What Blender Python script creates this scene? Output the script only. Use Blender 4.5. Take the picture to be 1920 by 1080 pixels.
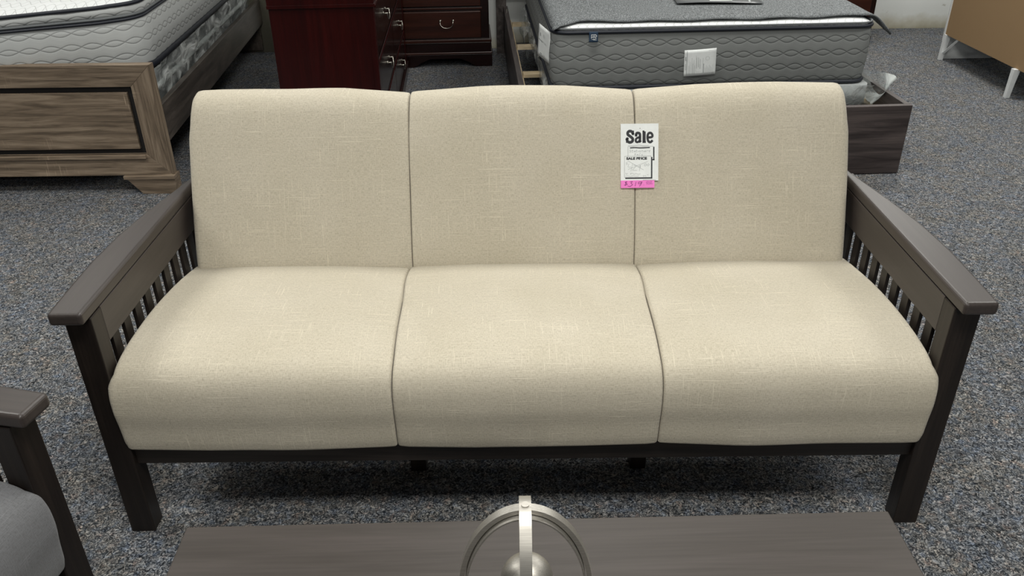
import bpy, bmesh, math, random
from mathutils import Vector, Matrix, noise
random.seed(7)
C = bpy.context.scene.collection
PI = math.pi
for o in list(bpy.data.objects): bpy.data.objects.remove(o)

# ------------------------------------------------------------------ camera, world, lights, exposure
cam = bpy.data.objects.new('camera', bpy.data.cameras.new('camera')); C.objects.link(cam)
cam.data.sensor_width = 36; cam.data.lens = 1562.79 / 1920 * 36; cam.data.clip_start = 0.02
pitch, yaw, roll = 0.5176, -0.0027, -0.0132
fw = Vector((math.sin(yaw)*math.cos(pitch), math.cos(yaw)*math.cos(pitch), -math.sin(pitch)))
r0 = Vector((math.cos(yaw), -math.sin(yaw), 0)); u0 = r0.cross(fw)
rt = r0*math.cos(roll) + u0*math.sin(roll); up = -r0*math.sin(roll) + u0*math.cos(roll)
M = Matrix((rt, up, -fw)).transposed().to_4x4(); M.translation = (-0.0165, -1.4535, 1.4882)
cam.matrix_world = M
S = bpy.context.scene; S.camera = cam
S.view_settings.view_transform = 'Standard'; S.view_settings.look = 'None'
S.view_settings.exposure = 0.0; S.view_settings.gamma = 1; S.view_settings.use_curve_mapping = False
W = bpy.data.worlds.new('store_air'); S.world = W; W.use_nodes = True
W.node_tree.nodes['Background'].inputs[0].default_value = (1.0, 0.99, 0.98, 1)
W.node_tree.nodes['Background'].inputs[1].default_value = 0.12

def tube_light(name, loc, power, sx=1.2, sy=0.55, col=(1.0, 0.985, 0.93), rot=(0, 0, 0)):
    l = bpy.data.lights.new(name, 'AREA'); l.shape = 'RECTANGLE'; l.size = sx; l.size_y = sy
    l.energy = power; l.color = col
    o = bpy.data.objects.new(name, l); C.objects.link(o); o.location = loc; o.rotation_euler = rot
tube_light('ceiling_lamp_light', (0.25, -1.10, 2.95), 64)
tube_light('ceiling_lamp_light', (0.3, -4.2, 2.95), 75)
tube_light('ceiling_lamp_light', (0.2, 1.7, 2.95), 40)
tube_light('ceiling_lamp_light', (-2.5, 0.6, 2.95), 46)
tube_light('ceiling_lamp_light', (2.9, 1.8, 2.95), 46)
tube_light('ceiling_lamp_light', (2.3, 3.9, 2.95), 62)
tube_light('ceiling_lamp_light', (-2.6, 3.0, 2.95), 22)

# ------------------------------------------------------------------ materials
def newmat(name):
    m = bpy.data.materials.new(name); m.use_nodes = True
    nt = m.node_tree; return m, nt, nt.nodes['Principled BSDF']
def N(nt, t, **k):
    n = nt.nodes.new(t)
    for a, b in k.items():
        if a in n.inputs: n.inputs[a].default_value = b
        else: setattr(n, a, b)
    return n
def L(nt, a, b): nt.links.new(a, b)
def ramp(nt, stops, src=None, interp='LINEAR'):
    r = nt.nodes.new('ShaderNodeValToRGB'); r.color_ramp.interpolation = interp
    e = r.color_ramp.elements
    while len(e) < len(stops): e.new(0.5)
    for i, (p, c) in enumerate(stops):
        e[i].position = p; e[i].color = (*c, 1) if len(c) == 3 else c
    if src is not None: L(nt, src, r.inputs[0])
    return r
def mixc(nt, a, b, f, mode='MIX'):
    m = nt.nodes.new('ShaderNodeMix'); m.data_type = 'RGBA'; m.blend_type = mode
    for s, v in ((m.inputs[0], f), (m.inputs[6], a), (m.inputs[7], b)):
        if hasattr(v, 'links'): L(nt, v, s)
        elif isinstance(v, (int, float)): s.default_value = v
        else: s.default_value = (*v, 1)
    return m.outputs[2]
def math_(nt, op, a, b=None, c=None):
    m = nt.nodes.new('ShaderNodeMath'); m.operation = op
    for i, v in enumerate((a, b, c)):
        if v is None: continue
        if hasattr(v, 'links'): L(nt, v, m.inputs[i])
        else: m.inputs[i].default_value = v
    return m.outputs[0]
def coords(nt, kind='Object', scale=(1, 1, 1), loc=(0, 0, 0)):
    t = nt.nodes.new('ShaderNodeTexCoord'); mp = nt.nodes.new('ShaderNodeMapping')
    mp.inputs['Scale'].default_value = scale; mp.inputs['Location'].default_value = loc
    L(nt, t.outputs[kind], mp.inputs[0]); return mp.outputs[0]
def noise_(nt, vec, scale, detail=2, rough=.5, dist=0):
    n = N(nt, 'ShaderNodeTexNoise', Scale=scale, Detail=detail, Roughness=rough, Distortion=dist)
    L(nt, vec, n.inputs['Vector']); return n
def bump(nt, bs, h, strength=.3, dist=.002):
    b = N(nt, 'ShaderNodeBump', Strength=strength, Distance=dist); L(nt, h, b.inputs['Height']); L(nt, b.outputs[0], bs.inputs['Normal'])

def plain(name, col, rough=.5, metal=0, coat=0, spec=.5):
    m, nt, b = newmat(name)
    v = coords(nt); n = noise_(nt, v, 40, 3)
    c = mixc(nt, tuple(x*.9 for x in col), tuple(min(1, x*1.1) for x in col), n.outputs[0])
    L(nt, c, b.inputs['Base Color']); b.inputs['Roughness'].default_value = rough
    b.inputs['Metallic'].default_value = metal; b.inputs['Coat Weight'].default_value = coat
    b.inputs['Specular IOR Level'].default_value = spec
    return m

def carpet():
    m, nt, b = newmat('speckled_carpet')
    v = coords(nt)
    n1 = noise_(nt, v, 105, 2.5, .62, 1.9)
    tuft = ramp(nt, [(.35, (.010, .012, .014)), (.46, (.066, .071, .077)), (.54, (.165, .170, .172)), (.66, (.42, .415, .40))], n1.outputs[0])
    n2 = noise_(nt, v, 46, 2, .6, .6)
    hue = ramp(nt, [(.33, (.66, .92, 1.4)), (.42, (.85, .98, 1.12)), (.50, (1, 1, 1)), (.60, (1.08, 1, .94)), (.70, (1.6, 1.08, .88))], n2.outputs[0])
    n3 = noise_(nt, v, 9, 2)
    hue2 = ramp(nt, [(.35, (.90, .96, 1.10)), (.65, (1.1, 1.02, .93))], n3.outputs[0])
    c = mixc(nt, tuft.outputs[0], hue.outputs[0], .38, 'MULTIPLY'); c = mixc(nt, c, hue2.outputs[0], .6, 'MULTIPLY')
    L(nt, c, b.inputs['Base Color']); b.inputs['Roughness'].default_value = .95; b.inputs['Specular IOR Level'].default_value = .15
    bump(nt, b, n1.outputs[0], .9, .006)
    return m

def linen(name, base, slub=1.0, light=1.45):
    m, nt, b = newmat(name)
    uv = coords(nt, 'UV')
    wA = noise_(nt, coords(nt, 'UV', (110, 620, 1)), 1, 2, .7); wB = noise_(nt, coords(nt, 'UV', (620, 130, 1)), 1, 2, .7)
    w = math_(nt, 'ADD', wA.outputs[0], wB.outputs[0])
    wr = ramp(nt, [(.38, (.74, .73, .71)), (.5, (1, 1, 1)), (.62, (1.12, 1.12, 1.13))], math_(nt, 'MULTIPLY', w, .5))
    def threads(sc, loc, th):
        n = noise_(nt, coords(nt, 'UV', sc, loc), 1, 1, .5)
        return ramp(nt, [(th, (0, 0, 0)), (th+.035, (1, 1, 1))], n.outputs[0]).outputs[0]
    h = threads((9, 330, 1), (0, 0, 0), .635); vt = threads((330, 10, 1), (5, 3, 0), .645)
    dk = threads((16, 420, 1), (9, 2, 0), .655)
    patch = ramp(nt, [(.38, (.15,)*3), (.62, (1,)*3)], noise_(nt, uv, 7, 2).outputs[0]).outputs[0]
    ln = math_(nt, 'MULTIPLY', math_(nt, 'MAXIMUM', h, vt), patch)
    big = ramp(nt, [(.3, (.96, .955, .94)), (.7, (1.03, 1.03, 1.04))], noise_(nt, uv, 5, 2).outputs[0]).outputs[0]
    c = mixc(nt, base, wr.outputs[0], .85, 'MULTIPLY'); c = mixc(nt, c, big, 1.0, 'MULTIPLY')
    c = mixc(nt, c, tuple(min(1, x*light) for x in base), math_(nt, 'MULTIPLY', ln, .42*slub))
    c = mixc(nt, c, tuple(x*.7 for x in base), math_(nt, 'MULTIPLY', dk, .4*slub))
    L(nt, c, b.inputs['Base Color']); b.inputs['Roughness'].default_value = .9; b.inputs['Specular IOR Level'].default_value = .2
    b.inputs['Sheen Weight'].default_value = .15
    bump(nt, b, math_(nt, 'ADD', w, ln), .35, .0012)
    return m

def wood(name, dark, mid, light, axis=0, scale=1., rough=.4, scratch=0, coat=0.0, contrast=(.36, .5, .66), spec=.5, streak=.7):
    m, nt, b = newmat(name)
    sc = [26*scale]*3; sc[axis] = 1.6*scale
    v = coords(nt, 'Object', tuple(sc))
    n = noise_(nt, v, 1, 5, .62, .9)
    r = ramp(nt, [(contrast[0], dark), (contrast[1], mid), (contrast[2], light)], n.outputs[0])
    s2 = [260*scale]*3; s2[axis] = 7*scale
    f = noise_(nt, coords(nt, 'Object', tuple(s2)), 1, 2, .6)
    fr = ramp(nt, [(.35, (.72,)*3), (.6, (1.1,)*3)], f.outputs[0])
    c = mixc(nt, r.outputs[0], fr.outputs[0], streak, 'MULTIPLY')
    if scratch:
        s3 = [14]*3; s3[axis] = 190
        x = ramp(nt, [(.62, (0,)*3), (.68, (1,)*3)], noise_(nt, coords(nt, 'Object', tuple(s3)), 1, 1).outputs[0]).outputs[0]
        p = ramp(nt, [(.56, (0,)*3), (.66, (1,)*3)], noise_(nt, coords(nt, 'Object', (5, 5, 5)), 1, 2).outputs[0]).outputs[0]
        c = mixc(nt, c, tuple(min(1, q*1.7) for q in light), math_(nt, 'MULTIPLY', math_(nt, 'MULTIPLY', x, p), scratch))
    L(nt, c, b.inputs['Base Color']); b.inputs['Roughness'].default_value = rough
    b.inputs['Coat Weight'].default_value = coat; b.inputs['Coat Roughness'].default_value = .12
    b.inputs['Specular IOR Level'].default_value = spec
    bump(nt, b, f.outputs[0], .12, .0008)
    return m

def quilted(name, base, row=.062, lens=.17, amp=.011, off=0.0):
    # two sine stitches crossing into a chain of lens shapes, in metres on the UV
    m, nt, b = newmat(name)
    t = nt.nodes.new('ShaderNodeTexCoord'); sp = nt.nodes.new('ShaderNodeSeparateXYZ'); L(nt, t.outputs['UV'], sp.inputs[0])
    u, v = sp.outputs[0], math_(nt, 'ADD', sp.outputs[1], off)
    rowi = math_(nt, 'FLOOR', math_(nt, 'DIVIDE', v, row))
    vf = math_(nt, 'SUBTRACT', v, math_(nt, 'MULTIPLY', math_(nt, 'ADD', rowi, .5), row))
    ph = math_(nt, 'MULTIPLY', rowi, 1.1)
    s = math_(nt, 'MULTIPLY', math_(nt, 'SINE', math_(nt, 'ADD', math_(nt, 'MULTIPLY', u, 2*PI/lens), ph)), amp)
    d = math_(nt, 'ABSOLUTE', math_(nt, 'SUBTRACT', math_(nt, 'ABSOLUTE', vf), math_(nt, 'ABSOLUTE', s)))
    line = ramp(nt, [(0, (0,)*3), (.10, (.35,)*3), (.35, (.8,)*3), (1, (1,)*3)], math_(nt, 'DIVIDE', d, .014))
    fine = noise_(nt, coords(nt, 'UV', (700, 700, 1)), 1, 2, .6)
    fr = ramp(nt, [(.35, (.82,)*3), (.65, (1.15,)*3)], fine.outputs[0])
    stitch = ramp(nt, [(0, (.55,)*3), (.10, (.66,)*3), (.2, (1,)*3)], math_(nt, 'DIVIDE', d, .014))
    c = mixc(nt, base, fr.outputs[0], .8, 'MULTIPLY'); c = mixc(nt, c, stitch.outputs[0], .85, 'MULTIPLY')
    L(nt, c, b.inputs['Base Color']); b.inputs['Roughness'].default_value = .85; b.inputs['Specular IOR Level'].default_value = .2
    wr = noise_(nt, coords(nt, 'UV', (6, 3, 1)), 1, 2, .5, .8)
    bump(nt, b, math_(nt, 'ADD', line.outputs[0], math_(nt, 'MULTIPLY', wr.outputs[0], 1.6)), .5, .004)
    return m

def heather(name, base, sc=500, lo=.7, hi=1.35, rough=.9, kind='Object'):
    m, nt, b = newmat(name)
    a = noise_(nt, coords(nt, kind, (sc, sc*.25, sc)), 1, 2, .7)
    r = ramp(nt, [(.35, (lo,)*3), (.5, (1,)*3), (.66, (hi,)*3)], a.outputs[0])
    c = mixc(nt, base, r.outputs[0], 1.0, 'MULTIPLY'); L(nt, c, b.inputs['Base Color'])
    b.inputs['Roughness'].default_value = rough; b.inputs['Specular IOR Level'].default_value = .2
    bump(nt, b, a.outputs[0], .3, .001)
    return m

def plastic():
    m, nt, b = newmat('clear_plastic_film')
    out = nt.nodes['Material Output']
    tr = N(nt, 'ShaderNodeBsdfTransparent'); tr.inputs[0].default_value = (.93, .95, .95, 1)
    b.inputs['Base Color'].default_value = (.74, .78, .77, 1); b.inputs['Roughness'].default_value = .13
    b.inputs['Specular IOR Level'].default_value = .9
    n = noise_(nt, coords(nt, 'Object', (16, 5, 13)), 1, 3, .5, 1.0)
    f = ramp(nt, [(.36, (.12,)*3), (.52, (.42,)*3), (.66, (.92,)*3)], n.outputs[0])
    mx = nt.nodes.new('ShaderNodeMixShader'); L(nt, f.outputs[0], mx.inputs[0]); L(nt, tr.outputs[0], mx.inputs[1]); L(nt, b.outputs[0], mx.inputs[2])
    L(nt, mx.outputs[0], out.inputs[0]); bump(nt, b, n.outputs[0], 1.0, .02)
    return m

def wallpaint():
    m, nt, b = newmat('scuffed_white_wall_paint')
    v = coords(nt); sp = nt.nodes.new('ShaderNodeSeparateXYZ'); L(nt, v, sp.inputs[0])
    n = noise_(nt, v, 7, 4, .6)
    h = math_(nt, 'ADD', sp.outputs[2], math_(nt, 'MULTIPLY', math_(nt, 'SUBTRACT', n.outputs[0], .5), .12))
    st = ramp(nt, [(.0, (.40, .37, .27)), (.05, (.58, .56, .47)), (.11, (.80, .82, .79)), (.3, (.86, .88, .86))], h)
    sc = ramp(nt, [(.70, (1, 1, 1)), (.74, (.62, .6, .55))], noise_(nt, coords(nt, 'Object', (14, 14, 22)), 1, 3, .7).outputs[0])
    c = mixc(nt, st.outputs[0], sc.outputs[0], .7, 'MULTIPLY')
    L(nt, c, b.inputs['Base Color']); b.inputs['Roughness'].default_value = .7
    return m

def brushed(name):
    m, nt, b = newmat(name)
    n = noise_(nt, coords(nt, 'Object', (30, 900, 900)), 1, 2)
    r = ramp(nt, [(.3, (.42, .40, .365)), (.7, (.54, .52, .475))], n.outputs[0]); L(nt, r.outputs[0], b.inputs['Base Color'])
    b.inputs['Metallic'].default_value = 1; b.inputs['Roughness'].default_value = .5
    return m

MT = dict(
    carpet=carpet(),
    linen=linen('oatmeal_linen_weave', (.51, .467, .373)),
    greylinen=linen('grey_heather_weave', (.15, .153, .16), .8, 1.7),
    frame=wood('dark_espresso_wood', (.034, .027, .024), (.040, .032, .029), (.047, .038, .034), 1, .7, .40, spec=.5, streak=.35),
    framex=wood('shaded_espresso_wood_rail', (.012, .010, .009), (.018, .014, .012), (.026, .021, .018), 0, .8, .42, spec=.4),  # same wood as the armrests, with the shade of front faces in its colour
    framez=wood('shaded_espresso_wood_post', (.011, .008, .007), (.015, .011, .009), (.022, .016, .013), 2, .8, .40, spec=.35),  # legs and slats: armrest wood darkened, shade on upright faces put into the colour
    table=wood('grey_brown_table_wood', (.042, .035, .030), (.050, .042, .037), (.060, .050, .045), 0, .7, .44, spec=.3, streak=.35),
    oak=wood('weathered_taupe_oak', (.105, .078, .053), (.20, .150, .104), (.30, .235, .168), 0, 1.7, .55, .5, streak=.6),
    oakz=wood('weathered_taupe_oak_upright', (.105, .078, .053), (.20, .150, .104), (.30, .235, .168), 2, 1.7, .55, .5, streak=.6),
    oaky=wood('weathered_brown_rail', (.045, .037, .030), (.078, .064, .053), (.115, .096, .08), 1, .9, .38, .1, spec=.6),
    ash=wood('dark_grey_brown_laminate', (.028, .020, .019), (.062, .048, .045), (.115, .09, .083), 0, .8, .5, .1),
    ashy=wood('dark_grey_brown_laminate_rail', (.028, .022, .02), (.058, .048, .045), (.10, .085, .08), 1, .8, .45, .1),
    cherry=wood('glossy_cherry_wood', (.016, .0008, .0008), (.022, .0012, .001), (.030, .0018, .0014), 2, .5, .30, coat=.15, spec=.3),
    cherry2=wood('dark_cherry_drawer_wood', (.022, .005, .0025), (.033, .008, .004), (.046, .012, .006), 0, .6, .3, coat=.25, spec=.35),
    cherryd=wood('dark_cherry_carcass_wood', (.006, .0014, .001), (.009, .002, .0016), (.013, .003, .002), 0, .6, .25, coat=.2, spec=.35),
    pine=wood('raw_pine', (.48, .37, .22), (.60, .48, .31), (.68, .57, .40), 0, 1.2, .6),
    black=plain('black_recess', (.006, .005, .005), .7),
    ticking=quilted('grey_quilted_ticking', (.20, .21, .205), .0625, .15, .0135, .012),
    ticking2=quilted('pale_grey_quilted_ticking', (.42, .435, .43), .0600, .165, .0125, .02),
    toplay=quilted('white_quilted_top', (.74, .76, .76), .09, .08, .03),
    piping=plain('navy_black_piping', (.009, .012, .02), .55),
    greytape=plain('grey_binding_tape', (.12, .13, .135), .6),
    palebox=plain('pale_grey_box_cloth', (.34, .36, .36), .7), boxcloth=plain('dark_grey_box_cloth', (.055, .06, .06), .7),
    paletape=plain('pale_edge_tape', (.42, .45, .44), .5),
    cloth=heather('grey_heather_cover_cloth', (.145, .155, .16), 260, .5, 1.8),
    film=plastic(), wall=wallpaint(),
    metal=brushed('brushed_nickel'),
    pull=plain('antique_pewter', (.45, .43, .38), .3, 1),
    white=plain('white_painted_wood', (.66, .68, .68), .4),
    board=heather('brown_hardboard', (.30, .20, .108), 900, .85, 1.15, .75),
    paper=plain('white_card', (.80, .83, .82), .6), ink=plain('black_ink', (.012, .013, .018), .6),
    pencil=plain('faint_pencil_line', (.36, .38, .38), .7), grey_ink=plain('grey_print', (.2, .22, .22), .7),
    pink=plain('pink_sticker_paper', (.90, .22, .62), .6), purple=plain('purple_marker_ink', (.20, .02, .16), .6),
    navy=plain('navy_woven_label', (.008, .03, .065), .7), olive=plain('bare_grey_olive_board', (.085, .08, .058), .7),
    cream=plain('cream_edge_banding', (.46, .47, .42), .6), vinyl=plain('dark_grey_vinyl_sleeve', (.10, .107, .112), .35),
)

# ------------------------------------------------------------------ mesh helpers
def link(name, me, mat, parent=None):
    o = bpy.data.objects.new(name, me); C.objects.link(o)
    if mat: me.materials.append(mat)
    if parent: o.parent = parent
    return o
def obj(name, bm, mat, parent=None, bevel=0, smooth=False, seg=2):
    me = bpy.data.meshes.new(name); bmesh.ops.recalc_face_normals(bm, faces=bm.faces)
    bm.to_mesh(me); bm.free()
    if smooth:
        for p in me.polygons: p.use_smooth = True
    o = link(name, me, mat, parent)
    if bevel:
        b = o.modifiers.new('bevel', 'BEVEL'); b.width = bevel; b.segments = seg; b.limit_method = 'ANGLE'; b.angle_limit = .6
        b.harden_normals = False
    return o
def thing(name, label, cat, loc=(0, 0, 0), rz=0, group=None):
    o = bpy.data.objects.new(name, None); C.objects.link(o); o.empty_display_size = .1
    o.location = loc; o.rotation_euler = (0, 0, rz); o['label'] = label; o['category'] = cat
    if group: o['group'] = group
    return o
def tag(o, label, cat, group=None):
    o['label'] = label; o['category'] = cat
    if group: o['group'] = group
    return o
def struct(o): o['kind'] = 'structure'; return o
def abox(bm, x0, x1, y0, y1, z0, z1, mx=None):
    v = [bm.verts.new(p) for p in ((x0,y0,z0),(x1,y0,z0),(x1,y1,z0),(x0,y1,z0),(x0,y0,z1),(x1,y0,z1),(x1,y1,z1),(x0,y1,z1))]
    for f in ((3,2,1,0),(4,5,6,7),(0,1,5,4),(1,2,6,5),(2,3,7,6),(3,0,4,7)): bm.faces.new([v[i] for i in f])
    if mx: bmesh.ops.transform(bm, matrix=mx, verts=v)
    return v
def box(x0, x1, y0, y1, z0, z1):
    bm = bmesh.new(); abox(bm, x0, x1, y0, y1, z0, z1); return bm
def prism(pts, axis, a, b, bm=None):
    """closed 2-D outline extruded along axis from a to b; pts in the remaining two axes, in order"""
    bm = bm or bmesh.new()
    def P(p, t):
        q = list(p); q.insert(axis, t); return q
    A = [bm.verts.new(P(p, a)) for p in pts]; Bv = [bm.verts.new(P(p, b)) for p in pts]
    n = len(pts); bm.faces.new(A); bm.faces.new(list(reversed(Bv)))
    for i in range(n): bm.faces.new((A[i], A[(i+1) % n], Bv[(i+1) % n], Bv[i]))
    return bm
def tube(pts, r, closed=False, n=8, bm=None, flat=1.0):
    bm = bm or bmesh.new(); pts = [Vector(p) for p in pts]; m = len(pts); rings = []
    for i, p in enumerate(pts):
        a = pts[i-1] if (i or closed) else p; c = pts[(i+1) % m] if (i < m-1 or closed) else p
        t = (c-a).normalized(); ref = Vector((0, 0, 1)) if abs(t.z) < .95 else Vector((1, 0, 0))
        s = t.cross(ref).normalized(); w = s.cross(t)
        rings.append([bm.verts.new(p + s*math.cos(2*PI*k/n)*r + w*math.sin(2*PI*k/n)*r*flat) for k in range(n)])
    for i in range(m if closed else m-1):
        A, Bv = rings[i], rings[(i+1) % m]
        for k in range(n): bm.faces.new((A[k], A[(k+1) % n], Bv[(k+1) % n], Bv[k]))
    if not closed: bm.faces.new(rings[0]); bm.faces.new(rings[-1])
    return bm
def catmull(P, per=8, closed=True):
    out = []; n = len(P)
    for i in range(n if closed else n-1):
        p0, p1, p2, p3 = [Vector(P[(i+k-1) % n] if closed else P[min(max(i+k-1, 0), n-1)]) for k in range(4)]
        for s in range(per):
            t = s/per
            out.append(.5*((2*p1)+(p2-p0)*t+(2*p0-5*p1+4*p2-p3)*t*t+(3*p1-p0-3*p2+p3)*t**3))
    if not closed: out.append(Vector(P[-1]))
    return out
def cyl(c, r, z0, z1, n=24, r2=None, bm=None):
    bm = bm or bmesh.new(); r2 = r if r2 is None else r2
    A = [bm.verts.new((c[0]+r*math.cos(2*PI*k/n), c[1]+r*math.sin(2*PI*k/n), z0)) for k in range(n)]
    Bv = [bm.verts.new((c[0]+r2*math.cos(2*PI*k/n), c[1]+r2*math.sin(2*PI*k/n), z1)) for k in range(n)]
    bm.faces.new(A); bm.faces.new(Bv)
    for k in range(n): bm.faces.new((A[k], A[(k+1) % n], Bv[(k+1) % n], Bv[k]))
    return bm

# ------------------------------------------------------------------ the room
def plane_bm(x0, x1, y0, y1, z): 
    return box(x0, x1, y0, y1, z-.05, z)
struct(obj('floor', plane_bm(-5, 5.2, -3.2, 6, 0), MT['carpet']))
struct(obj('wall_back', box(.55, 5.2, 5.17, 5.29, 0, 3.0), MT['wall']))
struct(obj('wall_left_back', box(-5, .6, 4.86, 4.98, 0, 3.0), MT['wall']))
pl = struct(obj('trim_1', box(-.60, -.086, 4.70, 4.86, 0, 3.0), MT['wall']))

# ------------------------------------------------------------------ settee family (sofa, armchair)
def cushion(name, x0, x1, prof, mat, parent, rl, rr, sag, sagw=.06, soft=None, wob=None, seed=0, nx=44, dz=None):
    P = catmull(prof, 7); n = len(P)
    nor = []
    area = sum(P[i].x*P[(i+1) % n].y - P[(i+1) % n].x*P[i].y for i in range(n))
    sg = 1 if area > 0 else -1
    for i in range(n):
        t = (P[(i+1) % n]-P[i-1]).normalized(); nor.append(Vector((t.y, -t.x))*sg)
    arc = [0]
    for i in range(1, n+1): arc.append(arc[-1]+(P[i % n]-P[i-1]).length)
    Lx = x1-x0; us = []
    ends = [0, .03, .12, .28, .5, .8, 1.2, 1.8, 2.6, 3.6]
    st = sorted(set([min(e*rl, Lx*.3) for e in ends] + [Lx-min(e*rr, Lx*.3) for e in ends] + [Lx*.3+Lx*.4*k/nx*1.0 for k in range(nx+1)]))
    bm = bmesh.new(); uvl = bm.loops.layers.uv.new('UVMap'); rows = []
    for u in st:
        dl, dr = u, Lx-u
        off = 0
        for d, r in ((dl, rl), (dr, rr)):
            if d < r: off += r*(1-math.sqrt(max(0, 1-((r-d)/r)**2)))
            if r < .0101: off += sag*math.exp(-(d/sagw)**1.2)
        row = []
        for i in range(n):
            w = 1.0 if soft is None else soft(P[i])
            rnd = noise.noise(Vector((( x0+u)*5+seed, P[i].x*5, P[i].y*5)))*.004
            ex = 0
            if P[i].x < .01 and P[i].y < .5 and (rl > .0101 or rr > .0101):   # the front roll puffs out past the posts
                f_ = min(1, (.01-P[i].x)/.02)
                if rl > .0101 and dl < .12: ex = -.009*f_*(1-dl/.12)
                if rr > .0101 and dr < .12: ex = .009*f_*(1-dr/.12)
            q = P[i]-nor[i]*(off*w - rnd - .004*(4*u*(Lx-u)/Lx**2))
            sx = 0 if wob is None else wob(P[i], u/Lx)
            zz = 0 if dz is None else dz(x0+u)
            row.append(bm.verts.new((x0+u+sx+ex, q.x, q.y+zz)))
        rows.append(row)
    for a in range(len(rows)-1):
        for i in range(n):
            j = (i+1) % n
            f = bm.faces.new((rows[a][i], rows[a][j], rows[a+1][j], rows[a+1][i])); f.smooth = True
            for lp, (uu, vv) in zip(f.loops, ((st[a], arc[i]), (st[a], arc[i+1]), (st[a+1], arc[i+1]), (st[a+1], arc[i]))):
                lp[uvl].uv = (uu+x0+seed*.37, vv)
    bm.faces.new(rows[0]); bm.faces.new(list(reversed(rows[-1])))
    return obj(name, bm, mat, parent)

SEAT = [(.004, .252), (-.008, .268), (-.014, .32), (-.020, .37), (-.015, .42), (.006, .452), (.045, .468), (.12, .476), (.24, .475), (.38, .463),
        (.50, .443), (.57, .42), (.60, .37), (.59, .30), (.55, .275), (.30, .262), (.06, .250)]
BACK = [(.535, .40), (.512, .43), (.528, .50), (.566, .60), (.608, .70), (.648, .785), (.678, .832), (.712, .852), (.755, .850), (.785, .822),
        (.778, .77), (.735, .66), (.69, .54), (.65, .43), (.60, .395)]

def settee(root, H, seams, fabric, centre=0.0):
    """H: half the outer width at the legs; seams: x of the cushion joints (first and last are the outer sides)"""
    for s in (-1, 1):
        a, b = sorted((s*(H-.057), s*H))
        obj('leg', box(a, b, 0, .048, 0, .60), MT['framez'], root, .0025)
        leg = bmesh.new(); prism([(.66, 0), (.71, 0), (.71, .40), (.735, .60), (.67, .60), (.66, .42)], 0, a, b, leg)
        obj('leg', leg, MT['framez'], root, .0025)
        # arm rest board: bowed outer edge, rounded nose
        inn = H-.058
        outer = [(-.032, .012), (.0, .014), (.1, .019), (.2, .022), (.33, .017), (.46, .001), (.57, -.018), (.66, -.034), (.74, -.042)]
        pts = [(s*inn, y) for y in (-.032, .2, .45, .74)] + [(s*(H+e), y) for y, e in reversed(outer)]
        o = obj('armrest', prism([(p[0], p[1]) for p in pts], 2, .601, .630), MT['frame'], root, .011, seg=4)
        for p in o.data.polygons: p.use_smooth = False
        a2, b2 = sorted((s*(H-.0575), s*(H-.028)))
        obj('side_rail', box(a2, b2, .046, .68, .517, .6015), MT['frame'], root, .0015)
        obj('side_rail', box(a2, b2, .046, .66, .20, .27), MT['frame'], root, .0015)
        a3, b3 = sorted((s*(H-.049), s*(H-.040)))
        for k in range(9):
            ye = .107+.0615*k
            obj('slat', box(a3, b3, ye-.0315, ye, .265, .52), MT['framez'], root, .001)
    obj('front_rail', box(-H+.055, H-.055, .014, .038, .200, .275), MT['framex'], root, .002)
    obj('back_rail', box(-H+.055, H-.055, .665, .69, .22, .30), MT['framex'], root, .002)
    t = Matrix.Translation((0, .735, .62)) @ Matrix.Rotation(-.24, 4, 'X')
    b = bmesh.new(); abox(b, -H+.075, H-.075, .062, .082, -.10, .15, t); obj('back_frame', b, MT['framex'], root, .002)
    n = len(seams)-1
    for k in range(n):
        x0, x1 = seams[k], seams[k+1]
        rl = .007 if k else .012; rr = .007 if k < n-1 else .012
        def wobs(p, t, k=k):
            # the joints wander a little over the seat
            def w(j):
                if j == 0 or j == n: return 0
                return (-.010 if j == 1 else .008)*math.exp(-((p.x-.45)/.12)**2) + (.006 if j == 1 else -.004)*math.exp(-((p.x-.02)/.12)**2)
            return w(k)*(1-t)+w(k+1)*t
        cushion('seat_cushion', x0+.0008, x1-.0008, SEAT, fabric, root, rl, rr, .005, .045, seed=k+1, wob=wobs,
                soft=lambda p: (.8+.7*min(1, max(0, (p.y-.40)/.07))))
        bx0 = x0 + (.014 if k == 0 else 0); bx1 = x1 - (.014 if k == n-1 else 0)
        cushion('back_cushion', bx0+.0006, bx1-.0006, BACK, fabric, root, .0045 if k else .022, .0045 if k < n-1 else .022, .003, .05, seed=k+11,
                soft=lambda p: 1.0+2.2*max(0, min(1, (p.y-.76)/.08)))

sofa = thing('sofa', 'three-seat sofa with oatmeal linen cushions and dark wood slatted arms, sale tag pinned on it', 'sofa')
settee(sofa, .9402, [-.8825, -.287, .305, .8825], MT['linen'])
for x in (-.27, .30):
    obj('support_leg', box(x-.02, x+.02, .20, .24, 0, .26), MT['framez'], sofa, .002)

chair = thing('armchair', 'dark wood slatted armchair with grey fabric seat at the left edge, partly out of frame', 'armchair',
              (-.925, -.648, 0), math.radians(79))
settee(chair, .36, [-.3025, .3025], MT['greylinen'])
for o in chair.children:
    if o.name.startswith('seat_cushion'): o.location.z = .012

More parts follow.
